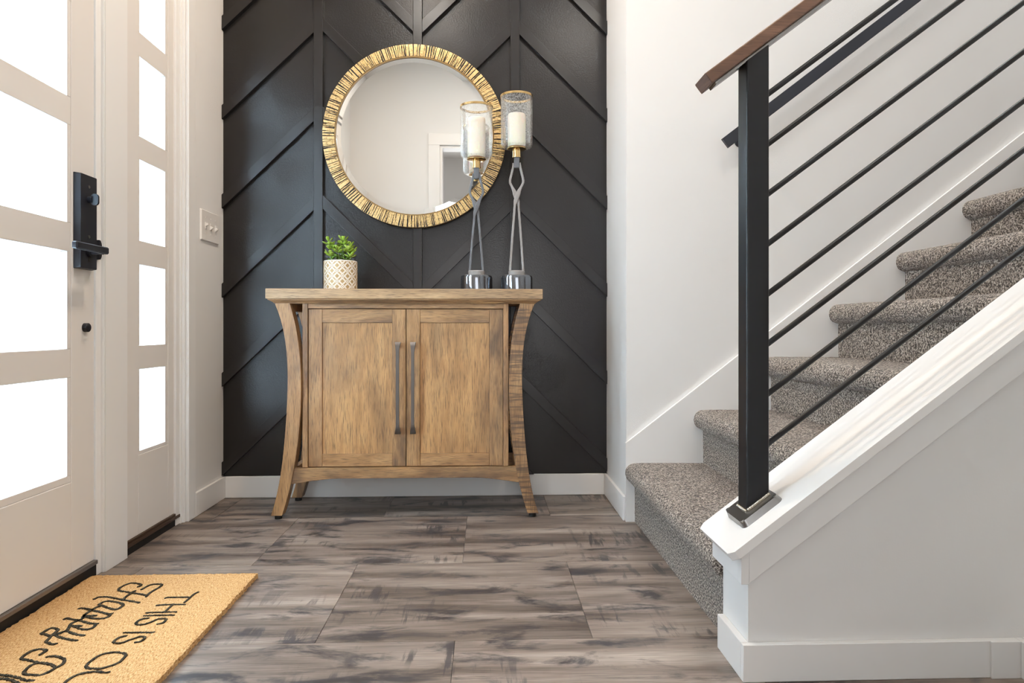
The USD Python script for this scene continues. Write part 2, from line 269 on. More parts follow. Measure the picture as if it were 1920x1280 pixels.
obj('wall_stairwell_header', cbox(XR, 1.25, 1.307, 1.43, ZC, 5.3), M['wall'], kind='structure')
obj('wall_stairwell_upper', cbox(0.40, XR, 1.30, 2.6, ZC + 0.2, 5.3), M['wall'], kind='structure')
obj('wall_stairwell_end', cbox(3.3, 3.4, 1.3, 2.55, -0.1, 5.3), M['wall'], kind='structure')
obj('ceiling', [cbox(-1.25, XR, -0.1, 2.95, ZC, ZC + 0.2), cbox(XR, 1.42, -0.1, 1.307, ZC, ZC + 0.2), cbox(0.35, 3.4, 1.25, 2.6, 5.3, 5.4)], M['ceiling'], kind='structure')
# the room behind the camera that the mirror looks into
obj('wall_hall', [cbox(-1.35, -1.25, -2.7, 0.0, 0, 2.6), cbox(1.7, 1.8, -2.7, 0.0, 0, 2.6), cbox(-1.35, 1.8, -2.8, -2.7, 0, 2.6), cbox(-1.35, 1.8, -2.8, 0.0, 2.6, 2.7), cbox(1.35, 1.8, 0.0, 0.13, 0, 2.6)], M['wall'], kind='structure')

hw_ = struct('window_2', 'window frame added around the fill light behind the camera')  # added frame around the fill light, no window known here
for b in ((-1.16, -1.10, 0.24, 1.76), (1.50, 1.56, 0.24, 1.76), (-1.0995, 1.4995, 0.24, 0.30), (-1.0995, 1.4995, 1.70, 1.76), (0.18, 0.22, 0.3005, 1.6995)):
    obj('frame', cbox(b[0], b[1], -2.6995, -2.64, b[2], b[3], 0.002), M['trim'], hw_)

# dark chevron wall: a flat panel under raised battens
wb = struct('wall_back', 'black board-and-batten chevron wall')
obj('wall_panel', cbox(-1.22, 0.70, YB, 2.95, -0.1, ZC), M['dark'], wb)
BY = YB - 0.0195
VX = [-0.6745, -0.2765, 0.1185]; BW = 0.0185
for x in VX: obj('batten', cbox(x - BW, x + BW, BY - 0.0006, YB + 0.001, 0.087, ZC - 0.001, 0.001), M['dark_batten'], wb)
edges = [XL + 0.001] + VX + [XR - 0.001]
for b in range(4):
    xa = edges[b] + (BW if b > 0 else 0); xb = edges[b + 1] - (BW if b < 3 else 0)
    clip = sbox(xa, 0.087, xb, ZC - 0.002)
    for k in range(-3, 8):
        z0 = 1.932 - 0.3575 * k; za, zb = (z0, z0 + 0.352) if b in (0, 2) else (z0, z0 - 0.352)
        pg = Polygon([(xa, za), (xb, zb), (xb, zb - 0.0545), (xa, za - 0.0545)]).intersection(clip)
        if pg.is_empty or pg.area < 2e-4: continue
        obj('batten', prism_y(pg, BY, YB + 0.001), M['dark_batten'], wb)

# baseboards
def trimbox(name, *boxes, m='trim', label=None):
    return obj(name, [cbox(*b) for b in boxes], M[m], smooth=False, kind='structure', label=label)
trimbox('baseboard_back', (XL + 0.012, XR - 0.012, 2.783, YB - 0.0005, 0.0, 0.086, 0.0015))
trimbox('baseboard_left', (XL + 0.0005, XL + 0.012, 2.506, YB - 0.0005, 0.0, 0.086, 0.0015))
trimbox('baseboard_return', (XR - 0.012, XR - 0.0005, 2.401, YB - 0.0005, 0.0, 0.086, 0.0015))
trimbox('baseboard_front', (XL + 0.0005, -0.45, YF + 0.0005, YF + 0.013, 0.0, 0.086, 0.0015), (0.59, 1.04, YF + 0.0005, YF + 0.013, 0.0, 0.086, 0.0015))

# door side: jambs, mullion, casings
trimbox('trim_1', (-1.12, -1.069, 2.399, 2.424, 0.0, 2.03, 0.001), (-1.12, -1.063, 2.4245, 2.434, 0.0, 2.03, 0.001), (-1.12, -1.056, 2.4345, 2.447, 0.0, 2.03, 0.001), (-1.0575, -1.046, 2.4475, 2.506, 0.0, 2.09, 0.0015), label='stepped white casing beside the sidelight')
trimbox('trim_2', (-1.14, -1.064, 1.947, 2.071, 0.0, 2.03, 0.0012), (-1.14, -1.072, 1.921, 1.9465, 0.0, 2.03, 0.0012), (-1.0635, -1.0625, 1.950, 2.068, 0.0, 2.03, 0.0003), label='white mullion post between door and sidelight')
trimbox('trim_3', (-1.14, -1.06, 0.93, 2.447, 1.99, 2.03, 0.0012), (-1.0575, -1.046, 0.86, 2.506, 2.0305, 2.09, 0.0015), (-1.0575, -1.046, 0.86, 0.93, 0.0, 2.03, 0.0015), (-1.14, -1.062, 0.931, 0.99, 0.0, 1.9895, 0.0012), label='white head and hinge-side casing of the front door')
trimbox('trim_4', (-0.45, -0.36, YF + 0.0005, YF + 0.014, 0.0, 2.06, 0.0015), (0.50, 0.59, YF + 0.0005, YF + 0.014, 0.0, 2.06, 0.0015), (-0.45, 0.59, YF + 0.0005, YF + 0.014, 2.0605, 2.15, 0.0015), (-0.36, -0.34, -0.001, YF, 0.0, 2.06), (0.48, 0.50, -0.001, YF, 0.0, 2.06), (-0.34, 0.48, -0.001, YF, 2.04, 2.06), label='white casing of the doorway seen in the mirror')

PZ = [(0.300, 0.5535), (0.6275, 0.880), (0.9545, 1.2075), (1.280, 1.528), (1.603, 1.853)]      # lites
# front door
dr = struct('door_1', 'white front door with five frosted lites and black hardware')
DX0, DX1 = -1.118, -1.075
for y0, y1 in ((0.995, 1.118), (1.8145, 1.9165)): obj('stile', cbox(DX0, DX1, y0, y1, 0.046, 1.985, 0.0012), M['door'], dr)
IY0, IY1 = 1.1185, 1.814
obj('rail', cbox(DX0, DX1, IY0, IY1, 0.046, 0.2815, 0.0012), M['door'], dr)
obj('rail', cbox(DX0, DX1, IY0, IY1, 1.8755, 1.985, 0.0012), M['door'], dr)
FX = DX1 - 0.002
zs = [0.282] + [z for p in PZ for z in p] + [1.875]
for i in range(0, len(zs), 2): obj('rail', cbox(DX0, FX, IY0, IY1, zs[i], zs[i + 1], 0.0008), M['door'], dr)
for z0, z1 in PZ:
    for y0, y1 in ((IY0, 1.132), (1.800, IY1)): obj('lite_frame', cbox(DX0, FX, y0, y1, z0 + 0.0003, z1 - 0.0003), M['door'], dr, smooth=False)
    obj('pane', cbox(FX - 0.022, FX - 0.0175, 1.1323, 1.7997, z0 + 0.0003, z1 - 0.0003), M['frost'], dr, smooth=False)
# handle set
hp = shaped(extr(rrect(0.085, 0.252, 0.003), 0.016), lambda v: np.stack([DX1 + v[:, 2], 1.8645 + v[:, 0] * np.where(v[:, 2] > 0.008, 0.87, 1.0), 0.964 + v[:, 1] * np.where(v[:, 2] > 0.008, 0.985, 1.0)], 1))
hpl = obj('handle_plate', hp, M['black'], dr, label='black backplate')
px = DX1 + 0.016
obj('lever', [cyl((px, 1.868, 0.889), (-1.024, 1.868, 0.889), 0.011), cyl((px, 1.868, 0.889), (px + 0.006, 1.868, 0.889), 0.018), cbox(-1.030, -1.016, 1.738, 1.884, 0.880, 0.899, 0.003)], M['black'], hpl)
tt = prism_y(rrect(0.020, 0.031, 0.009), 1.8590, 1.8655); tt.apply_translation([px + 0.017, 0, 1.024])
obj('thumb_turn', [cyl((px, 1.8625, 1.024), (px + 0.012, 1.8625, 1.024), 0.009), tt], M['black'], hpl)
for z in (1.058, 0.925): obj('screw', cyl((px - 0.001, 1.8645, z), (px + 0.0015, 1.8645, z), 0.0042, 12), M['bare_steel'], hpl)
obj('key_slot', cbox(px - 0.001, px + 0.001, 1.861, 1.868, 0.858, 0.866, 0.0008), M['rubber'], hpl)
obj('round_stop', lathe([(0, 0.012), (0.0105, 0.012), (0.012, 0.0105), (0.012, 0), (0, 0)], 24).apply_transform(trimesh.transformations.rotation_matrix(math.pi / 2, [0, 1, 0])).apply_translation([DX1, 1.872, 0.683]), M['black'], dr, label='small round black button')
sp = Polygon([(0, -0.027), (0.006, -0.026), (0.011, -0.018), (0.0135, 0), (0.011, 0.018), (0.006, 0.026), (0, 0.027)])
obj('strike_plate', prism_x(affinity.translate(sp, 1.9225, 0.897), -1.072, -1.0635), M['black'], dr)
# thresholds
th = struct('trim_5', 'dark bronze threshold under the front door')
obj('sill_cap', cbox(-1.118, -1.066, 0.995, 1.9205, 0.034, 0.0455, 0.0015), M['alu'], th); obj('sill_riser', cbox(-1.118, -1.071, 0.995, 1.9205, 0.0, 0.034), M['rubber'], th)
th = struct('trim_6', 'bronze sill under the sidelight')
obj('sill_cap', [cbox(-1.118, -1.066, 2.0715, 2.436, 0.024, 0.034, 0.001), cbox(-1.118, -1.070, 2.0715, 2.4465, 0.034, 0.042, 0.001)], M['bronze'], th)
obj('sill_riser', cbox(-1.118, -1.072, 2.0715, 2.4465, 0.0, 0.024), M['rubber'], th)
# sidelight
wn = struct('window_1', 'narrow sidelight of five frosted lites')
SX = -1.076
for y0, y1 in ((2.0715, 2.1578), (2.3562, 2.3988)): obj('stile', cbox(DX0, SX, y0, y1, 0.042, 1.985, 0.001), M['door'], wn)
obj('rail', cbox(DX0, SX, 2.158, 2.356, 0.042, 0.2885, 0.001), M['door'], wn); obj('rail', cbox(DX0, SX, 2.158, 2.356, 1.868, 1.985, 0.001), M['door'], wn)
SXF = SX - 0.0018
zs[0] = 0.289; zs[-1] = 1.8675
for i in range(0, len(zs), 2): obj('rail', cbox(DX0, SXF, 2.1583, 2.3557, zs[i], zs[i + 1], 0.0007), M['door'], wn)
for z0, z1 in PZ:
    for y0, y1 in ((2.1583, 2.168), (2.340, 2.3557)): obj('lite_frame', cbox(DX0, SXF, y0, y1, z0 + 0.0003, z1 - 0.0003), M['door'], wn, smooth=False)
    obj('pane', cbox(SXF - 0.018, SXF - 0.0135, 2.1683, 2.3397, z0 + 0.0003, z1 - 0.0003), M['frost'], wn, smooth=False)

# light switch
sw = thing('light_switch', 'white triple toggle switch plate on the wall left of the black wall', 'light switch', (XL, 2.655, 1.068))
pl = shaped(extr(rrect(0.172, 0.118, 0.004), 0.006), lambda v: np.stack([v[:, 2], v[:, 0] * np.where(v[:, 2] > 0.003, 0.955, 1.0), v[:, 1] * np.where(v[:, 2] > 0.003, 0.935, 1.0)], 1))
obj('plate', pl, M['plastic'], sw)
for i, up in enumerate((1, -1, -1)):
    y = (i - 1) * 0.046
    tg = cbox(-0.002, 0.016, y - 0.0045, y + 0.0045, -0.005, 0.005, 0.0015)
    tg.apply_transform(trimesh.transformations.rotation_matrix(-up * 0.55, [0, 1, 0], [0.004, y, 0]))
    obj('toggle', [tg, cbox(0.005, 0.0075, y - 0.0055, y + 0.0055, -0.0125, 0.0125, 0.0007)], M['plastic'], sw)
    for z in (-0.03, 0.03): obj('screw', cyl((0.005, y, z), (0.0068, y, z), 0.0028, 12), M['plastic'], sw)

# ------------------------------------------------------------------ stairs
RUN, RISE = 0.2435, 0.1865
def tread_z(n): return 0.020 + RISE * n
def riser_x(n): return 0.523 + RUN * (n - 1)
sc = thing('carpeted_stairs', 'taupe carpeted staircase with rolled nosings climbing along the white wall', 'stairs')
SY0, SY1 = 1.4475, 2.386
def grid_prism(prof, y0, y1, dy=0.006, amp=0.0016, seed=0, core=None):
    prof = np.array(prof, float); d = np.r_[0, np.cumsum(np.hypot(*np.diff(prof, axis=0).T))]
    t = np.linspace(0, d[-1], max(int(d[-1] / 0.006), 2)); P = np.stack([np.interp(t, d, prof[:, 0]), np.interp(t, d, prof[:, 1])], 1)
    T = np.gradient(P, axis=0); T /= np.linalg.norm(T, axis=1)[:, None]; N = np.stack([-T[:, 1], T[:, 0]], 1)
    ys = np.linspace(y0, y1, int((y1 - y0) / dy)); A, B = len(P), len(ys)
    V = np.stack([np.repeat(P[:, 0], B), np.tile(ys, A), np.repeat(P[:, 1], B)], 1)
    k = meshkit.noise(V * 180, seed) + 0.6 * meshkit.noise(V * 70, seed + 3) - 0.8
    V[:, 0] += np.repeat(N[:, 0], B) * k * amp; V[:, 2] += np.repeat(N[:, 1], B) * k * amp
    i, j = np.meshgrid(np.arange(A - 1), np.arange(B - 1), indexing='ij'); q = (i * B + j).ravel()
    F = np.concatenate([np.stack([q, q + 1, q + B], 1), np.stack([q + 1, q + B + 1, q + B], 1)])
    if core is not None:                # the roll closes in a rounded end
        e = np.clip((V[:, 1] - y0) / 0.018, 0, 1); e = 0.05 + 0.95 * np.sqrt(1 - (1 - e) ** 2)
        V[:, 0] = core[0] + (V[:, 0] - core[0]) * np.where(V[:, 0] < core[0], e, 1); V[:, 2] = core[1] + (V[:, 2] - core[1]) * np.where(V[:, 0] < core[0] + 0.02, e, 1)
    return trimesh.Trimesh(V, F, process=False)
for n in range(1, 10):
    x, z = riser_x(n), tread_z(n); zp = tread_z(n - 1) if n > 1 else 0.0
    r = 0.034; cx, cz = x - 0.001, z - r
    arc = [(cx + 0.010, z - 2 * r - 0.004), (cx + 0.003, z - 2 * r - 0.002)] + [(cx - r * math.cos(a) * 0.95, cz + r * math.sin(a)) for a in np.linspace(-1.35, 1.35, 14)]
    prof = arc + [(x + 0.02, z + 0.001), (x + RUN * 0.5, z), (x + RUN + 0.012, z - 0.001)]
    obj('tread', grid_prism(prof, SY0, SY1, seed=n, core=(x + 0.012, z - r)), M['carpet'], sc, smooth=True)
    obj('riser', grid_prism([(x + 0.001, zp - 0.004 if n > 1 else 0.001), (x, z - 2 * r + 0.006)], SY0, SY1, seed=40 + n, amp=0.0012), M['carpet'], sc, smooth=True)
# skirt board on the far side
obj('trim_7', prism_y([(0.492, 0.0), (0.56, 0.0), (2.6, 1.50), (2.6, 0.277 + 0.768 * (2.6 - 0.492)), (0.492, 0.277)], 2.385, YS - 0.0005), M['trim'], kind='structure', label='white sloped skirt board along the stairs')
# knee wall with cap, apron and base
XE = 1.2495
obj('wall_knee', prism_y([(XK, 0.0), (XE, 0.0), (XE, SL(XE) - 0.022), (XK, SL(XK) - 0.022)], 1.307, 1.447), M['wall'], smooth=False, kind='structure', label='low sloped knee wall beside the stairs')
th_ = math.atan(0.745); L_ = (XE - 0.459) / math.cos(th_)
cp = extr([(0.012, 1.27), (L_, 1.27), (L_, 1.46), (0.014, 1.46), (0.0, 1.448), (0.0, 1.282)], 0.017)
cp = shaped(cp, lambda v: np.stack([0.459 + v[:, 0] * math.cos(th_) - (v[:, 2] - 0.017) * math.sin(th_), v[:, 1], SL(0.459) + v[:, 0] * math.sin(th_) + (v[:, 2] - 0.017) * math.cos(th_)], 1))
obj('trim_8', cp, M['trim'], kind='structure', label='white sloped cap board on the knee wall')
def capb(x): return SL(x) - 0.0215
obj('trim_9', [prism_y([(0.5045, 0.192), (XE, 0.192 + 0.746 * (XE - 0.5045)), (XE, capb(XE)), (0.5045, capb(0.5045))], 1.290, 1.3065), prism_y([(0.489, 0.190), (0.5042, 0.190), (0.5042, capb(0.5042)), (0.489, capb(0.489))], 1.290, 1.3065),
    prism_y([(0.489, 0.190), (0.5085, 0.190), (0.5085, capb(0.5085)), (0.489, capb(0.489))], 1.3067, 1.456)], M['trim'], smooth=False, kind='structure', label='white apron board under the knee wall cap')
trimbox('baseboard_right', (0.494, 1.0405, 1.2935, 1.3068, 0.0, 0.072, 0.001), (0.494, 0.5088, 1.307, 1.440, 0.0, 0.072, 0.001), (0.982, 1.0405, 1.2885, 1.2935, 0.0, 0.072, 0.0008), (1.0407, 1.0548, YF + 0.014, 1.3068, 0.0, 0.072, 0.001))
obj('trim_10', cbox(1.055, 1.2995, YF + 0.001, 1.3065, 0.0, 0.0725), M['trim'], kind='structure', label='low white plinth beside the knee wall')

# railing
rl = thing('stair_railing', 'black steel stair railing with square post, thin rods and walnut top rail', 'railing')
ps = cbox(-0.0235, 0.0235, 1.345, 1.394, 0, 1, 0.0)
def RT(x): return 1.186 + 0.75 * (x - 0.434)                  # top of the wooden rail
RTH = 0.024 / math.cos(math.atan(0.75))
def slanted_post(x0, x1, y0, y1, lo, hi, r=0.004):
    m = extr(affinity.translate(Polygon(rrect(x1 - x0, y1 - y0, r)), (x0 + x1) / 2, (y0 + y1) / 2), 1.0)
    return shaped(m, lambda v: np.stack([v[:, 0], v[:, 1], np.where(v[:, 2] < 0.5, lo(v[:, 0]), hi(v[:, 0]))], 1))
obj('post', slanted_post(0.521, 0.567, 1.345, 1.394, lambda x: SL(x) + 0.012, lambda x: RT(x) - RTH - 0.006), M['steel_black'], rl)
pp = shaped(extr(rrect(0.098, 0.098, 0.012), 0.013), lambda v: np.stack([v[:, 0] * np.where(v[:, 2] > 0.006, 0.93, 1), v[:, 1] * np.where(v[:, 2] > 0.006, 0.93, 1), v[:, 2]], 1))
pp.apply_transform(trimesh.transformations.rotation_matrix(-th_, [0, 1, 0])); pp.apply_translation([0.545, 1.367, SL(0.545)])
pb = obj('base_plate', pp, M['bare_steel'], rl, label='bare oiled steel base plate')
beads = []
for k in range(13):
    x = 0.524 + 0.040 * k / 12; b = trimesh.creation.icosphere(1, 0.0042); b.apply_translation([x, 1.3435, SL(x) + 0.0185]); beads.append(b)
for k in range(9):
    y = 1.348 + 0.042 * k / 8; b = trimesh.creation.icosphere(1, 0.0036); b.apply_translation([0.5195, y, SL(0.5195) + 0.0180]); beads.append(b)
obj('weld_bead', beads, M['weld'], pb, smooth=True)
for dx, dy in ((-0.040, -0.040), (0.040, -0.040), (0.040, 0.040), (-0.040, 0.040)):
    c = np.array([0.545 + dx * math.cos(th_), 1.367 + dy, SL(0.545) + dx * math.sin(th_)]); nn = np.array([-math.sin(th_), 0, math.cos(th_)])
    obj('screw', cyl(c + nn * 0.011, c + nn * 0.0145, 0.0045, 14), M['bare_steel'], pb)
for i in range(8):
    z = 1.160 - 0.1017 * i
    obj('rod', cyl((0.560, 1.37, z + 0.745 * (0.560 - 0.577)), (XE + 0.02, 1.37, z + 0.745 * (XE + 0.02 - 0.577)), 0.0058, 16), M['steel_black'], rl)
hr = extr(rrect(0.028 - 0.004, 0.068, 0.003), 1.2)      # local: x thickness, y width, z length
al = math.atan(0.75); d = np.array([math.cos(al), 0, math.sin(al)]); nrm = np.array([-math.sin(al), 0, math.cos(al)])
o0 = np.array([0.434, 1.369, 1.186]) - nrm * 0.012
hr = shaped(hr, lambda v: o0 + v[:, :1] * nrm + v[:, 1:2] * np.array([0, 1, 0]) + v[:, 2:3] * d, True)
hw = obj('handrail', hr, M['walnut'], rl, label='walnut top rail')
cap_ = shaped(extr(rrect(0.0225, 0.066, 0.003), 0.0006), lambda v: o0 - d * 0.0005 + v[:, :1] * nrm + v[:, 1:2] * np.array([0, 1, 0]) + v[:, 2:3] * d, True)
obj('end_grain', cap_, M['walnut_end'], hw, label='darker end grain')
fb = extr(rrect(0.006, 0.038, 0.001), 1.15)
fb = shaped(fb, lambda v: o0 - nrm * 0.0151 + d * 0.012 + v[:, :1] * nrm + v[:, 1:2] * np.array([0, 1, 0]) + v[:, 2:3] * d, True)
obj('flat_bar', fb, M['bare_steel'], rl, label='bare steel bar under the wooden rail')
# wall handrail
wh = thing('wall_handrail', 'dark blue-grey flat steel handrail fixed along the stair wall behind the rods', 'handrail')
al2 = math.atan(0.765); d2 = np.array([math.cos(al2), 0, math.sin(al2)]); n2 = np.array([-math.sin(al2), 0, math.cos(al2)])
o2 = np.array([0.826, 2.330, 1.320])
wb_ = shaped(extr(rrect(0.0385, 0.013, 0.0015), 1.55), lambda v: o2 + v[:, :1] * n2 + v[:, 1:2] * np.array([0, 1, 0]) + v[:, 2:3] * d2, True)
obj('bar', wb_, M['navy'], wh)
for s in (0.092, 1.35):
    b0 = o2 + d2 * s - n2 * 0.012
    obj('bracket', [cyl(b0, (b0[0], YS - 0.004, b0[2] - 0.02), 0.006), cyl((b0[0], YS - 0.006, b0[2] - 0.02), (b0[0], YS - 0.0003, b0[2] - 0.02), 0.022)], M['navy'], wh)

# ------------------------------------------------------------------ console cabinet
cb = thing('console_cabinet', 'light brown wooden console cabinet with two doors and curved flared legs', 'cabinet')
CYF, CYB = 2.455, 2.762
obj('top', cbox(-0.778, 0.204, 2.440, 2.768, 0.786, 0.822, 0.0015), M['wood_top'], cb)
# moulding under the top: stepped then cove
for a, (ins, z0, z1) in enumerate(((0.006, 0.782, 0.786),)):
    obj('moulding', cbox(-0.778 + ins, 0.204 - ins, 2.44 + ins, 2.764, z0, z1), M['wood_x'], cb, smooth=False)
cov = []
for k in range(6):
    u0, u1 = k / 6, (k + 1) / 6; f_ = lambda u: 0.009 + 0.016 * math.sin(u * math.pi / 2) ** 1.3
    z1, z0 = 0.782 - 0.012 * u0, 0.782 - 0.012 * u1; i0, i1 = f_(u0), f_(u1)
    V = [(-0.778 + i0, 2.44 + i0 * 0.6, z1), (0.204 - i0, 2.44 + i0 * 0.6, z1), (0.204 - i0, 2.764, z1), (-0.778 + i0, 2.764, z1), (-0.778 + i1, 2.44 + i1 * 0.6, z0), (0.204 - i1, 2.44 + i1 * 0.6, z0), (0.204 - i1, 2.764, z0), (-0.778 + i1, 2.764, z0)]
    cov.append(trimesh.convex.convex_hull(np.array(V)))
obj('moulding', cov, M['wood_x'], cb)
zo = np.array([0.016, 0.161, 0.274, 0.407, 0.521, 0.616, 0.701, 0.771]); xo = np.array([-0.763, -0.729, -0.716, -0.706, -0.705, -0.710, -0.725, -0.750])
zi = np.array([0.014, 0.126, 0.217, 0.350, 0.483, 0.559, 0.672, 0.771]); xi = np.array([-0.725, -0.693, -0.677, -0.661, -0.6575, -0.659, -0.673, -0.697])
zz = np.linspace(0.0155, 0.770, 28)
def fit(z, x): return np.polyval(np.polyfit(z, x, 4), zz)
XO, XI = fit(zo, xo), fit(zi, xi)
legp = list(zip(XO, zz)) + list(zip(XI[::-1], zz[::-1]))
CX = -0.287                                                     # the console's middle
legr = [(2 * CX - x, z) for x, z in legp][::-1]
for poly, mm in ((legp, 'wood_leg'), (legr, 'wood_curl')):
    for y0, y1 in ((CYF, CYF + 0.046), (CYB - 0.046, CYB)):
        lg = obj('leg', prism_y(poly, y0, y1), M[mm], cb, label='curly figured leg' if mm == 'wood_curl' else None)
        fx = (poly[0][0] + poly[-1][0]) / 2 if mm == 'wood_leg' else (poly[0][0] + poly[-1][0]) / 2
        fx = -0.743 if mm == 'wood_leg' else 2 * CX + 0.743
        obj('foot_pad', cyl((fx, (y0 + y1) / 2, 0.0), (fx, (y0 + y1) / 2, 0.0165), 0.013, 16), M['rubber'], lg)
BX0, BX1 = -0.656, 2 * CX + 0.656                                # carcass
for x0, x1 in ((BX0, BX0 + 0.019), (BX1 - 0.019, BX1)):
    obj('side_panel', cbox(x0, x1, 2.468, 2.755, 0.183, 0.770, 0.001), M['wood_z'], cb)
obj('top_rail', cbox(BX0 + 0.0195, BX1 - 0.0195, 2.470, 2.490, 0.7525, 0.770, 0.0008), M['wood_x'], cb)
obj('back_panel', cbox(BX0 + 0.0195, BX1 - 0.0195, 2.740, 2.752, 0.19, 0.770), M['wood_z'], cb)
obj('bottom_panel', cbox(BX0 + 0.0195, BX1 - 0.0195, 2.49, 2.7395, 0.172, 0.182), M['wood_x'], cb)
def inner(z): return np.interp(z, zz, XI)
xs = np.linspace(inner(0.125), 2 * CX - inner(0.125), 25)
bot = [(x, 0.126 + 0.019 * min(1, 1.6 * (1 - abs((x - CX) / (xs[0] - CX)) ** 2.2))) for x in xs]
for y0, y1 in ((2.460, 2.480), (2.735, 2.755)):
    top = [(2 * CX - inner(0.182), 0.182), (inner(0.182), 0.182)]
    obj('apron', prism_y(bot + top, y0, y1), M['wood_x'], cb, smooth=20)
for s in (0, 1):
    x0 = inner(0.16) + 0.001; x0, x1 = (x0 - 0.016, x0 + 0.006) if not s else (2 * CX - x0 - 0.006, 2 * CX - x0 + 0.016)
    obj('side_rail', cbox(x0, x1, CYF + 0.0465, CYB - 0.0465, 0.145, 0.182, 0.001), M['wood_x'], cb)
    x0, x1 = (-0.735, -0.700) if not s else (2 * CX + 0.700, 2 * CX + 0.735)
    obj('side_rail', cbox(x0, x1, CYF + 0.0465, CYB - 0.0465, 0.745, 0.7698, 0.001), M['wood_x'], cb)
DF = 2.474
for s in (0, 1):
    dt = thing('door', None, None, parent=cb)
    x0, x1 = (BX0 + 0.0205, CX - 0.0012) if not s else (CX + 0.0012, BX1 - 0.0205)
    sw_ = 0.0485
    for a, b in ((x0, x0 + sw_), (x1 - sw_, x1)): obj('stile', cbox(a, b, DF, DF + 0.02, 0.1845, 0.7505, 0.0008), M['wood_z'], dt)
    for a, b in ((0.1845, 0.2295), (0.7015, 0.7505)): obj('rail', cbox(x0 + sw_ + 0.0003, x1 - sw_ - 0.0003, DF + 0.0003, DF + 0.02, a, b, 0.0008), M['wood_x'], dt)
    obj('panel', cbox(x0 + sw_ + 0.0005, x1 - sw_ - 0.0005, DF + 0.0045, DF + 0.015, 0.230, 0.701), M['wood_panel'], dt, smooth=False)
    hx = -0.3145 if not s else -0.2605
    zt = np.linspace(0.306, 0.630, 41); P = []
    for z in zt:
        e = min(z - 0.306, 0.630 - z); P.append((hx, DF - 0.030 + 0.010 * max(0, 1 - e / 0.03) ** 2, z))
    w = np.array([0.0055 + 0.0050 * max(0, 1 - min(z - 0.306, 0.630 - z) / 0.035) ** 1.5 for z in zt])
    k = sweep(P, rrect(2, 0.009, 0.002, 2)); v = np.array(k.vertices)
    nrow = len(v) // len(P); v[:, 0] = hx + (v[:, 0] - hx) * np.repeat(w, nrow); k = trimesh.Trimesh(v, k.faces, process=False); trimesh.repair.fix_normals(k)
    feet = [cbox(hx - 0.006, hx + 0.006, DF - 0.024, DF + 0.0004, z - 0.008, z + 0.008, 0.0015) for z in (0.316, 0.620)]
    obj('handle', [k] + feet, M['pull'], dt, label='dark bar pull', smooth=40)

# ------------------------------------------------------------------ mirror
mr = thing('round_mirror', 'large round mirror in a gold frame scored with black radial grooves', 'mirror', (-0.286, 2.750, 1.4525))
R0, R1 = 0.318, 0.3665
def ring(r0, r1, y0, y1, n=160, bulge=0.0):
    pr = [(r0, y1), (r1, y1), (r1, y0)] + [(r1 + (r0 - r1) * u, y0 - bulge * math.sin(math.pi * u)) for u in (0.25, 0.5, 0.75)] + [(r0, y0), (r0, y1)]
    m = trimesh.creation.revolve(np.array(pr), sections=n)
    v = np.array(m.vertices); m = trimesh.Trimesh(np.stack([v[:, 0], v[:, 2], v[:, 1]], 1), m.faces, process=False); trimesh.repair.fix_normals(m); return m
TILT = trimesh.transformations.rotation_matrix(math.radians(0.6), [1, 0, 0])
def til(m): m.apply_transform(TILT); return m
fr = obj('frame', til(ring(R0, R1, 0.002, 0.024, bulge=0.0)), M['gold_dark'], mr)
obj('frame_lip', til(ring(R0 - 0.004, R0 + 0.0005, -0.001, 0.012)), M['gold_dark'], fr)
obj('groove_bed', til(ring(R0 + 0.001, R1 - 0.001, 0.0002, 0.0025)), M['groove'], fr)
strips = []; a = 0.0
while a < 2 * math.pi - 0.004:
    w = rng.choice([0.006, 0.009, 0.012, 0.016, 0.022, 0.036]) * rng.uniform(0.8, 1.2); g = rng.choice([0.005, 0.0075, 0.010, 0.014]) * rng.uniform(0.7, 1.2)
    w = min(w, 2 * math.pi - a - 0.002)
    t0, t1 = rng.gauss(0, 0.007), rng.gauss(0, 0.007)
    ra, rb = R0 + 0.001, R1 - 0.0008; n = 5; L, Rr = [], []
    for i in range(n + 1):
        u = i / n; r = ra + (rb - ra) * u; j = rng.gauss(0, 0.0012); q = rng.gauss(0, 0.0012)
        L.append((a + t0 * (u - 0.5) * 0.7 + j, r)); Rr.append((a + w + t1 * (u - 0.5) * 0.7 + q, r))
    top, V, F = -0.0022 - rng.uniform(0, 0.0016), [], []
    for i in range(n + 1):
        for (an, r) in (L[i], Rr[i]): V += [(r * math.cos(an), top + (0.001 if i in (0, n) else 0), r * math.sin(an)), (r * math.cos(an), 0.001, r * math.sin(an))]
    for i in range(n):
        b = i * 4
        F += [[b, b + 2, b + 4], [b + 2, b + 6, b + 4], [b, b + 4, b + 1], [b + 4, b + 5, b + 1], [b + 2, b + 3, b + 6], [b + 6, b + 3, b + 7]]
    m = trimesh.Trimesh(np.array(V), np.array(F)[:, ::-1], process=False); strips.append(m); a += w + g
st_ = trimesh.util.concatenate(strips)
obj('gold_strips', til(st_), M['gold'], fr, smooth=False, kind='stuff')
gl = lathe([(0, 0), (R0 - 0.024, 0), (R0 - 0.0035, 0.0008), (R0 - 0.0035, 0.006), (0, 0.006)], 160)
v = np.array(gl.vertices); gl = trimesh.Trimesh(np.stack([v[:, 0], 0.004 + v[:, 2], v[:, 1]], 1), gl.faces, process=False); trimesh.repair.fix_normals(gl)
obj('mirror_glass', til(gl), M['silver'], mr, smooth=1.0)

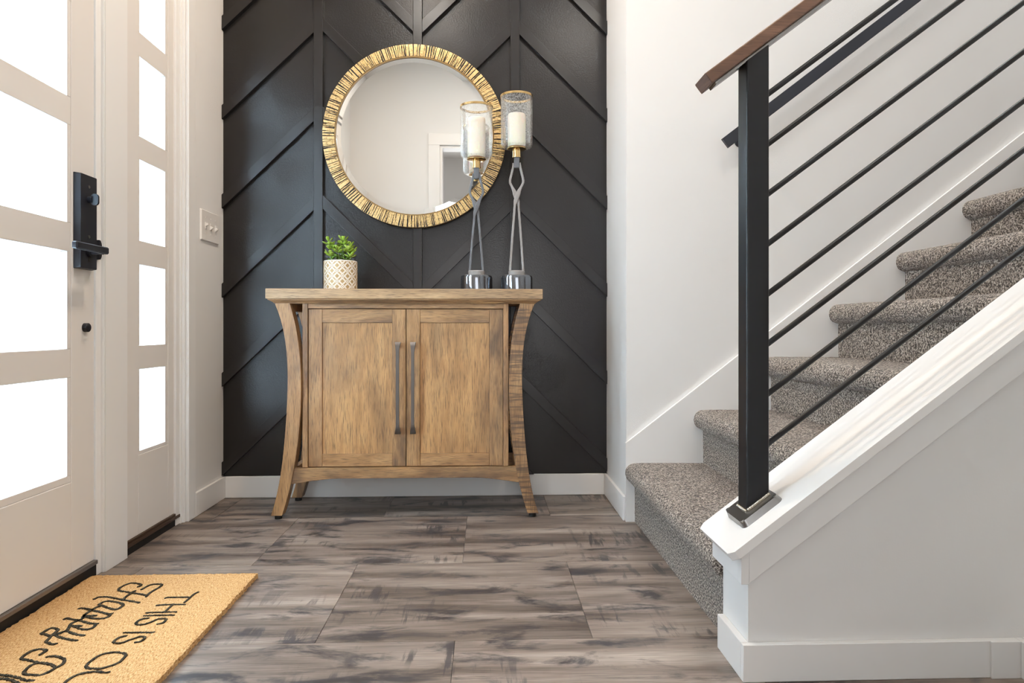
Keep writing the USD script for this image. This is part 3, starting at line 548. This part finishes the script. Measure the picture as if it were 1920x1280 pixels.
# ------------------------------------------------------------------ candle holders
ZT = 0.822
def holder(name, label, x, y, dz, worn):
    h = thing(name, label, 'candle holder', (x, y, ZT))
    bs = obj('base', lathe([(0, 0.0), (0.058, 0.0), (0.0605, 0.003), (0.0605, 0.052), (0.058, 0.0595), (0.052, 0.061), (0, 0.061)], 64), M['smoke'], h, label='smoky mirrored glass drum')
    obj('base_ring', lathe([(0, 0.061), (0.046, 0.061), (0.046, 0.063), (0.032, 0.064), (0.032, 0.077), (0.029, 0.080), (0, 0.080)], 48), M['iron_worn'], h)
    im = M['iron_worn'] if worn else M['iron']
    pv = 0.326 + dz                     # pivot height over the table top
    for s in (-1, 1):
        pts = [(-s * 0.0255, 0, 0.078), (-s * 0.0165, 0, 0.078 + (pv - 0.106) * 0.5), (-s * 0.0065, 0, pv - 0.028), (s * 0.002, 0, pv - 0.004), (s * 0.0095, 0, pv + 0.018), (s * 0.0245, 0, pv + 0.047), (s * 0.0255, 0, pv + 0.055), (s * 0.0245, 0, pv + 0.063), (s * 0.0125, 0, pv + 0.112), (s * 0.0115, 0, pv + 0.125)]
        P = np.array(pts, float); t = np.r_[0, np.cumsum(np.linalg.norm(np.diff(P, axis=0), axis=1))]
        tt_ = np.linspace(0, t[-1], 50); Q = np.stack([np.interp(tt_, t, P[:, k]) for k in range(3)], 1)
        Q[:, 1] = -s * 0.0035
        k = sweep(Q, rrect(0.0098, 0.0078, 0.0025, 3)); vv = np.array(k.vertices); nr = len(vv) // 50
        bl = np.clip(1.25 - np.abs(Q[:, 2] - pv + 0.002) / 0.024, 0, 1); sc_ = np.repeat(0.95 + 1.0 * np.sqrt(bl), nr); q0 = np.repeat(Q[:, 0], nr); vv[:, 0] = q0 + (vv[:, 0] - q0) * sc_
        arm = trimesh.Trimesh(vv, k.faces, process=False); trimesh.repair.fix_normals(arm)
        obj('tong_arm', arm, im, h, smooth=45)
    obj('rivet', cyl((0, -0.0095, pv - 0.004), (0, 0.0095, pv - 0.004), 0.0048, 16), im, h)
    obj('collar', cbox(-0.0105, 0.0105, -0.0105, 0.0105, pv + 0.104, pv + 0.150, 0.002), M['iron'], h)
    b = pv + 0.145
    obj('brass_stem', lathe([(0, b), (0.0165, b), (0.0165, b + 0.004), (0.0155, b + 0.0045), (0.0155, b + 0.030), (0, b + 0.030)], 32), M['brass'], h)
    obj('brass_dish', lathe([(0, b + 0.028), (0.030, b + 0.029), (0.0365, b + 0.033), (0.0365, b + 0.035), (0, b + 0.0355)], 48), M['brass'], h)
    g = b + 0.036; G = 0.0615
    pr = [(0.0, g), (0.046, g), (0.056, g + 0.004), (G - 0.001, g + 0.012), (G, g + 0.020), (G, g + 0.196), (G - 0.0028, g + 0.196), (G - 0.0028, g + 0.021), (G - 0.006, g + 0.012), (0.046, g + 0.005), (0, g + 0.004)]
    obj('glass_cylinder', lathe(pr, 72), M['glass'], h, label='clear seeded glass cylinder', smooth=50)
    obj('brass_rim', lathe([(G - 0.0035, g + 0.193), (G + 0.0012, g + 0.193), (G + 0.0012, g + 0.201), (G - 0.0035, g + 0.201), (G - 0.0035, g + 0.193)], 64), M['brass'], h)
    return g + 0.0045
def candle(label, x, y, z, h, grp):
    c = thing('pillar_candle', label, 'candle', (x, y, ZT + z))
    pr = [(0, 0), (0.0335, 0), (0.0345, 0.002), (0.0345, h - 0.006), (0.0325, h), (0.028, h - 0.0005), (0.012, h - 0.003), (0, h - 0.0035)]
    obj('wax', lathe(pr, 48), M['wax'], c, smooth=50)
    obj('wick', cyl((0, 0, h - 0.004), (0.001, 0, h + 0.007), 0.0009, 8), M['rubber'], c)
g1 = holder('candle_holder', 'shorter tong-legged candle holder with glass cylinder, in front of the mirror', -0.036, 2.615, 0.0, False)
candle('ivory pillar candle inside the shorter holder in front of the mirror', -0.036, 2.615, g1, 0.150, None)
g2 = holder('candle_holder', 'taller tong-legged candle holder with glass cylinder, near the console end', 0.118, 2.615, 0.042, True)
candle('ivory pillar candle inside the taller holder near the console end', 0.118, 2.615, g2, 0.125, None)

# ------------------------------------------------------------------ potted succulent
pt = thing('potted_succulent', 'small green succulent in a white and gold patterned pot on the console', 'potted plant', (-0.543, 2.575, ZT))
RP, HP = 0.0618, 0.110
pot = obj('pot', lathe([(0, 0.0), (RP - 0.003, 0), (RP - 0.0006, 0.003), (RP - 0.0006, HP - 0.002), (RP - 0.002, HP), (RP - 0.005, HP), (RP - 0.006, HP - 0.012), (0, HP - 0.013)], 72), M['pot_white'], pt)
NC = 10; W = 2 * math.pi / NC; CW = RP * W                        # lattice cell
shapes = []
for r in range(-1, 7):
    for c in range(NC):
        cx, cy = (c + 0.5 * (r % 2)) * CW, 0.012 + r * CW * 0.5
        dmd = lambda s: Polygon([(cx - s, cy), (cx, cy - s), (cx + s, cy), (cx, cy + s)])
        oct_ = lambda s: affinity.translate(Polygon([(0.42 * s, -s), (s, -0.42 * s), (s, 0.42 * s), (0.42 * s, s), (-0.42 * s, s), (-s, 0.42 * s), (-s, -0.42 * s), (-0.42 * s, -s)]), cx, cy)
        shapes.append(dmd(0.20 * CW))
        for sx in (-1, 1):
            for sy in (-1, 1):
                q = [(cx + sx * 0.33 * CW, cy + sy * 0.09 * CW), (cx + sx * 0.09 * CW, cy + sy * 0.33 * CW), (cx + sx * 0.17 * CW, cy + sy * 0.41 * CW), (cx + sx * 0.41 * CW, cy + sy * 0.17 * CW)]
                if sx > 0: shapes.append(Polygon(q).buffer(0))
        for sx, sy in ((1, 0), (0, 1)):
            for e in (-1, 1):
                shapes.append(affinity.translate(sbox(-0.035 * CW, -0.035 * CW, 0.035 * CW, 0.035 * CW), cx + (0.40 * e * sx + 0.0) * CW, cy + 0.40 * e * sy * CW))
pat = unary_union(shapes).intersection(sbox(-1, 0.004, 1, HP - 0.0035))
gs = []
for g in getattr(pat, 'geoms', [pat]):
    if g.area < 1e-7: continue
    m = trimesh.creation.extrude_polygon(g, 0.0012, engine='earcut')
    gs.append(shaped(m, lambda v: np.stack([(RP - 0.0012 + v[:, 2]) * np.sin(v[:, 0] / RP), -(RP - 0.0012 + v[:, 2]) * np.cos(v[:, 0] / RP), v[:, 1]], 1), False))
obj('gold_pattern', gs, M['pot_gold'], pot, smooth=False)
obj('soil', lathe([(0, HP - 0.0125), (RP - 0.0075, HP - 0.0125), (RP - 0.0075, HP - 0.009), (0, HP - 0.006)], 32), M['soil'], pt)
def leaf_mesh(base, direction, L, Wd):
    d = np.array(direction, float); d /= np.linalg.norm(d); up = np.array([0, 0, 1.0]); s = np.cross(d, up); s /= max(np.linalg.norm(s), 1e-6); u = np.cross(s, d)
    V, ring_, nl = [], 8, 8
    for i in range(nl + 1):
        t = i / nl; w = Wd * (math.sin(math.pi * min(1, t ** 1.5)) * 0.9 + 0.12) if t < 1 else 0.02 * Wd
        w = Wd * (0.2 + 0.8 * t ** 0.9 * 1.25) * max(0.0, 1 - t ** 5) ** 0.5 if t < 0.999 else 0.05 * Wd
        thk = 0.28 * w + 0.0003; p = np.array(base) + d * L * t + u * L * 0.18 * t * t
        for k in range(ring_):
            a = 2 * math.pi * k / ring_; V.append(p + s * w * math.cos(a) + u * (thk * math.sin(a) + 0.35 * w * math.cos(a) ** 2))
    F = []
    for i in range(nl):
        for k in range(ring_):
            q = (k + 1) % ring_; F += [[i * ring_ + k, i * ring_ + q, (i + 1) * ring_ + q], [i * ring_ + k, (i + 1) * ring_ + q, (i + 1) * ring_ + k]]
    m = trimesh.Trimesh(np.array(V), np.array(F), process=False); trimesh.repair.fix_normals(m); return m
stems = [(-0.030, -0.010, -0.042, -0.012, 0.088), (-0.012, 0.012, -0.034, 0.004, 0.070), (0.0, -0.015, -0.004, -0.026, 0.052), (0.005, 0.008, 0.004, 0.010, 0.094), (0.012, -0.006, 0.016, -0.012, 0.090),
         (0.022, 0.010, 0.034, 0.012, 0.074), (0.024, -0.014, 0.034, -0.026, 0.055), (0.030, 0.0, 0.046, -0.008, 0.050), (-0.006, 0.024, -0.002, 0.034, 0.080), (0.028, -0.018, 0.046, -0.026, 0.030), (-0.022, -0.022, -0.036, -0.030, 0.036)]
for n_, (x0, y0, x1, y1, h) in enumerate(stems):
    P = [(x0 + (x1 - x0) * t ** 1.5, y0 + (y1 - y0) * t ** 1.5, HP - 0.012 + (h - 0.002) * t) for t in np.linspace(0, 1, 7)]
    s = obj('stem', sweep(P, circ(0.0019, 7)), M['stemgreen'], pt)
    ph = rng.uniform(0, 6); a = ph
    lv = [(0.30 + 0.16 * i, rng.uniform(0.05, 0.35), 1.0) for i in range(max(2, int(h / 0.022)))] + [(0.84, 0.30, 1.0)] * 4 + [(0.97, 0.72, 0.92)] * 3 + [(1.0, 1.25, 0.6)]
    for i, (t, el, sc1) in enumerate(lv):
        p = np.array([np.interp(min(t, 1), np.linspace(0, 1, 7), [q[k] for q in P]) for k in range(3)])
        a += 2.4 if i < len(lv) - 8 else (1.57 if i < len(lv) - 4 else 2.09); el += rng.uniform(-0.12, 0.12)
        L = rng.uniform(0.022, 0.028) * sc1; c = 2 if t > 0.9 and rng.random() < 0.6 else (1 if t < 0.6 else 0)
        obj('leaf', leaf_mesh(p, (math.cos(a) * math.cos(el), math.sin(a) * math.cos(el), math.sin(el)), L, rng.uniform(0.0078, 0.0096) * sc1), M[f'leaf{c}'], s, smooth=True)

# ------------------------------------------------------------------ doormat
mt = thing('doormat', 'tan coir doormat lettered THIS IS OUR Happy Place in black, at the front door', 'doormat', (0, 0, 0))
MX0, MX1, MY0, MY1, MZ = -1.064, -0.622, 1.10, 1.888, 0.0150
nx, ny = 120, 200
X, Y = np.meshgrid(np.linspace(MX0, MX1, nx), np.linspace(MY0, MY1, ny), indexing='ij')
Pq = np.stack([X, Y, 0 * X], -1).reshape(-1, 3); k = meshkit.noise(Pq * np.array([260, 130, 1]), 5) - 0.5
ex = np.minimum(np.minimum(X - MX0, MX1 - X), np.minimum(Y - MY0, MY1 - Y)).ravel()
Z = MZ + k * 0.0022 - 0.002 * np.clip(1 - ex / 0.006, 0, 1)
jit = (meshkit.noise(Pq * np.array([1, 190, 1]), 9) - 0.5) * 0.005 * (ex < 0.004)
jit2 = (meshkit.noise(Pq * np.array([190, 1, 1]), 12) - 0.5) * 0.005 * (ex < 0.004)
V = np.stack([Pq[:, 0] + jit, Pq[:, 1] + jit2, Z], 1)
i, j = np.meshgrid(np.arange(nx - 1), np.arange(ny - 1), indexing='ij'); q = (i * ny + j).ravel()
F = np.concatenate([np.stack([q, q + ny, q + 1], 1), np.stack([q + 1, q + ny, q + ny + 1], 1)])
idx = np.arange(nx * ny).reshape(nx, ny); loop = np.r_[idx[:, 0], idx[-1, 1:], idx[-2::-1, -1], idx[0, -2:0:-1]]
base = V[loop].copy(); base[:, 2] = 0.0006; nb = len(V); V = np.vstack([V, base]); m_ = len(loop)
F = np.vstack([F] + [[[loop[a], nb + a, nb + (a + 1) % m_], [loop[a], nb + (a + 1) % m_, loop[(a + 1) % m_]]] for a in range(m_)])
mm_ = trimesh.Trimesh(V, F, process=False)
obj('mat_body', mm_, M['coir'], mt, smooth=40)
STROKES = [
[(-894,1792),(-892,1802),(-906,1815),(-924,1819),(-934,1807),(-937,1789),(-934,1774),(-921,1764),(-901,1756),(-879,1748),(-857,1740),(-844,1731)],
[(-842,1727),(-844,1743),(-842,1766),(-838,1785),(-838,1800),(-846,1808),(-860,1809),(-871,1801),(-874,1786),(-876,1774)],
[(-888,1764),(-891,1753),(-891,1730),(-888,1705)],
[(-961,1715),(-955,1728),(-941,1728),(-920,1721),(-896,1711),(-868,1700),(-840,1688)],
[(-874,1650),(-886,1653),(-903,1663),(-920,1674),(-931,1682),(-929,1696),(-919,1701),(-902,1696),(-884,1687),(-872,1677),(-870,1669),(-871,1653)],
[(-919,1674),(-927,1668),(-929,1654),(-931,1636),(-930,1621),(-926,1606)],
[(-964,1658),(-962,1661),(-939,1653),(-919,1643),(-897,1633),(-875,1623),(-872,1627)],
[(-874,1624),(-870,1609),(-877,1599),(-891,1599),(-911,1607),(-925,1615),(-902,1616)],
[(-931,1621),(-924,1599),(-929,1587),(-933,1573),(-929,1562),(-922,1539),(-925,1531),(-931,1520)],
[(-963,1598),(-961,1604),(-945,1597),(-928,1592),(-909,1583),(-888,1573),(-873,1571)],
[(-877,1569),(-872,1553),(-878,1543),(-892,1544),(-911,1555),(-925,1563),(-904,1561)],
[(-934,1521),(-927,1530),(-921,1534),(-902,1525),(-884,1516),(-870,1513)],
[(-935,1520),(-921,1508),(-897,1497),(-871,1488)],
[(-932,1515),(-941,1513),(-956,1521),(-968,1527),(-967,1543),(-962,1553),(-948,1547),(-942,1540),(-940,1522),(-936,1501),(-933,1486),(-920,1477),(-908,1471),(-906,1476)],
[(-908,1427),(-906,1443),(-923,1451),(-936,1444),(-938,1427),(-935,1411),(-917,1404),(-892,1394),(-867,1387),(-846,1374)],
[(-887,1416),(-876,1419),(-860,1414),(-842,1398),(-838,1384),(-842,1368),(-846,1353),(-856,1342),(-875,1344),(-890,1351),(-896,1368),(-897,1381),(-893,1389)],
[(-940,1350),(-931,1346),(-912,1342),(-891,1335),(-869,1324),(-855,1322)],
[(-874,1290),(-890,1293),(-910,1303),(-928,1314),(-932,1328),(-919,1332),(-900,1327),(-880,1316),(-871,1306),(-873,1294)],[(-915,1300),(-929,1292),(-934,1276)],
[(-882,1246),(-874,1254),(-876,1266),(-892,1278),(-914,1284),(-930,1276),(-931,1256),(-926,1240)],
[(-926,1240),(-908,1224),(-890,1212),(-876,1216),(-876,1230),(-892,1242),(-914,1246),(-930,1236),(-932,1216),(-924,1198)],
[(-790,1714),(-786,1719),(-735,1718)],
[(-725,1750),(-730,1736),(-730,1710),(-731,1687)],
[(-789,1671),(-758,1675),(-724,1673)],
[(-792,1627),(-753,1630),(-726,1630)],
[(-753,1670),(-753,1651),(-753,1632)],
[(-790,1610),(-762,1612),(-723,1612)],
[(-774,1597),(-785,1594),(-790,1583),(-789,1572),(-779,1563),(-770,1564),(-761,1570),(-754,1583),(-747,1593),(-737,1594),(-729,1589),(-728,1573),(-738,1564)],
[(-790,1522),(-763,1523),(-730,1521),(-726,1523)],
[(-778,1507),(-788,1500),(-790,1486),(-788,1477),(-781,1473),(-769,1474),(-762,1484),(-753,1495),(-745,1503),(-735,1501),(-731,1491),(-734,1477),(-742,1475)],
[(-786,1374),(-789,1388),(-787,1413),(-779,1426),(-761,1432),(-739,1425),(-731,1416),(-729,1391),(-740,1373),(-759,1363),(-776,1366),(-786,1374)],
[(-728,1350),(-733,1348),(-753,1352),(-775,1348),(-786,1336),(-790,1321),(-787,1303),(-775,1294),(-753,1291),(-730,1292)],
[(-790,1274),(-728,1274)],[(-728,1274),(-727,1254),(-734,1240),(-746,1240),(-754,1254),(-755,1274)],[(-755,1258),(-790,1238)],
]
GROUPS = [range(0, 4), (4, 5), (6, 7, 8), (9, 10), (11, 12, 13), (14, 15), (16,), (17, 18), (19,), (20,), (21, 22), (23, 24, 25), (26,), (27,), (28,), (29,), (30,), (31,), (32, 33, 34)]
for chars, ids in zip('HappyPlaceTHISISOUR', GROUPS):
    polys = []
    for n_ in ids:
        P = np.array(STROKES[n_], float) / 1000; t = np.r_[0, np.cumsum(np.hypot(*np.diff(P, axis=0).T))]
        if len(P) > 3:
            tt_ = np.linspace(0, t[-1], max(12, int(t[-1] / 0.004))); P = np.stack([PchipInterpolator(t, P[:, k])(tt_) for k in range(2)], 1)
        polys.append(LineString(P).buffer(0.0028 if n_ < 21 else 0.0023, quad_segs=3))
    g = unary_union(polys).buffer(0.0003)
    def ragged(r):                       # woven edge: fibres stand out along the pile
        c = np.array(LineString(r.coords).segmentize(0.0018).coords)[:-1]; q = np.c_[c * 900, 0 * c[:, :1]]
        k = meshkit.noise(q, 21) - 0.5; return c + k[:, None] * np.array([[0.0010, 0.0042]])
    g = unary_union([Polygon(ragged(p.exterior), [ragged(h) for h in p.interiors]).buffer(0) for p in getattr(g, 'geoms', [g])])
    g = max(g.geoms, key=lambda p: p.area) if hasattr(g, 'geoms') else g
    obj('letter', extr(g, 0.0016).apply_translation([0, 0, MZ + 0.0004]), M['ink'], mt, smooth=False, label='black woven letter ' + chars)

# ------------------------------------------------------------------ unseen ceiling lamps: the warm lights the dark wall, the neutral are added fill
for i, (x, y, p, c) in enumerate(UNSEEN_CANS):
    tag(obj('downlight', lathe([(0.062, ZC - 0.001), (0.062, ZC - 0.006), (0.085, ZC - 0.006), (0.088, ZC - 0.0005), (0.062, ZC - 0.001)], 40, (x, y, 0)), M['trim']), ['unseen round white ceiling light placed to light the black wall', 'round white ceiling light added as fill over the doormat side of the foyer', 'round white ceiling light added as fill over the knee wall side of the foyer'][i], 'ceiling light')
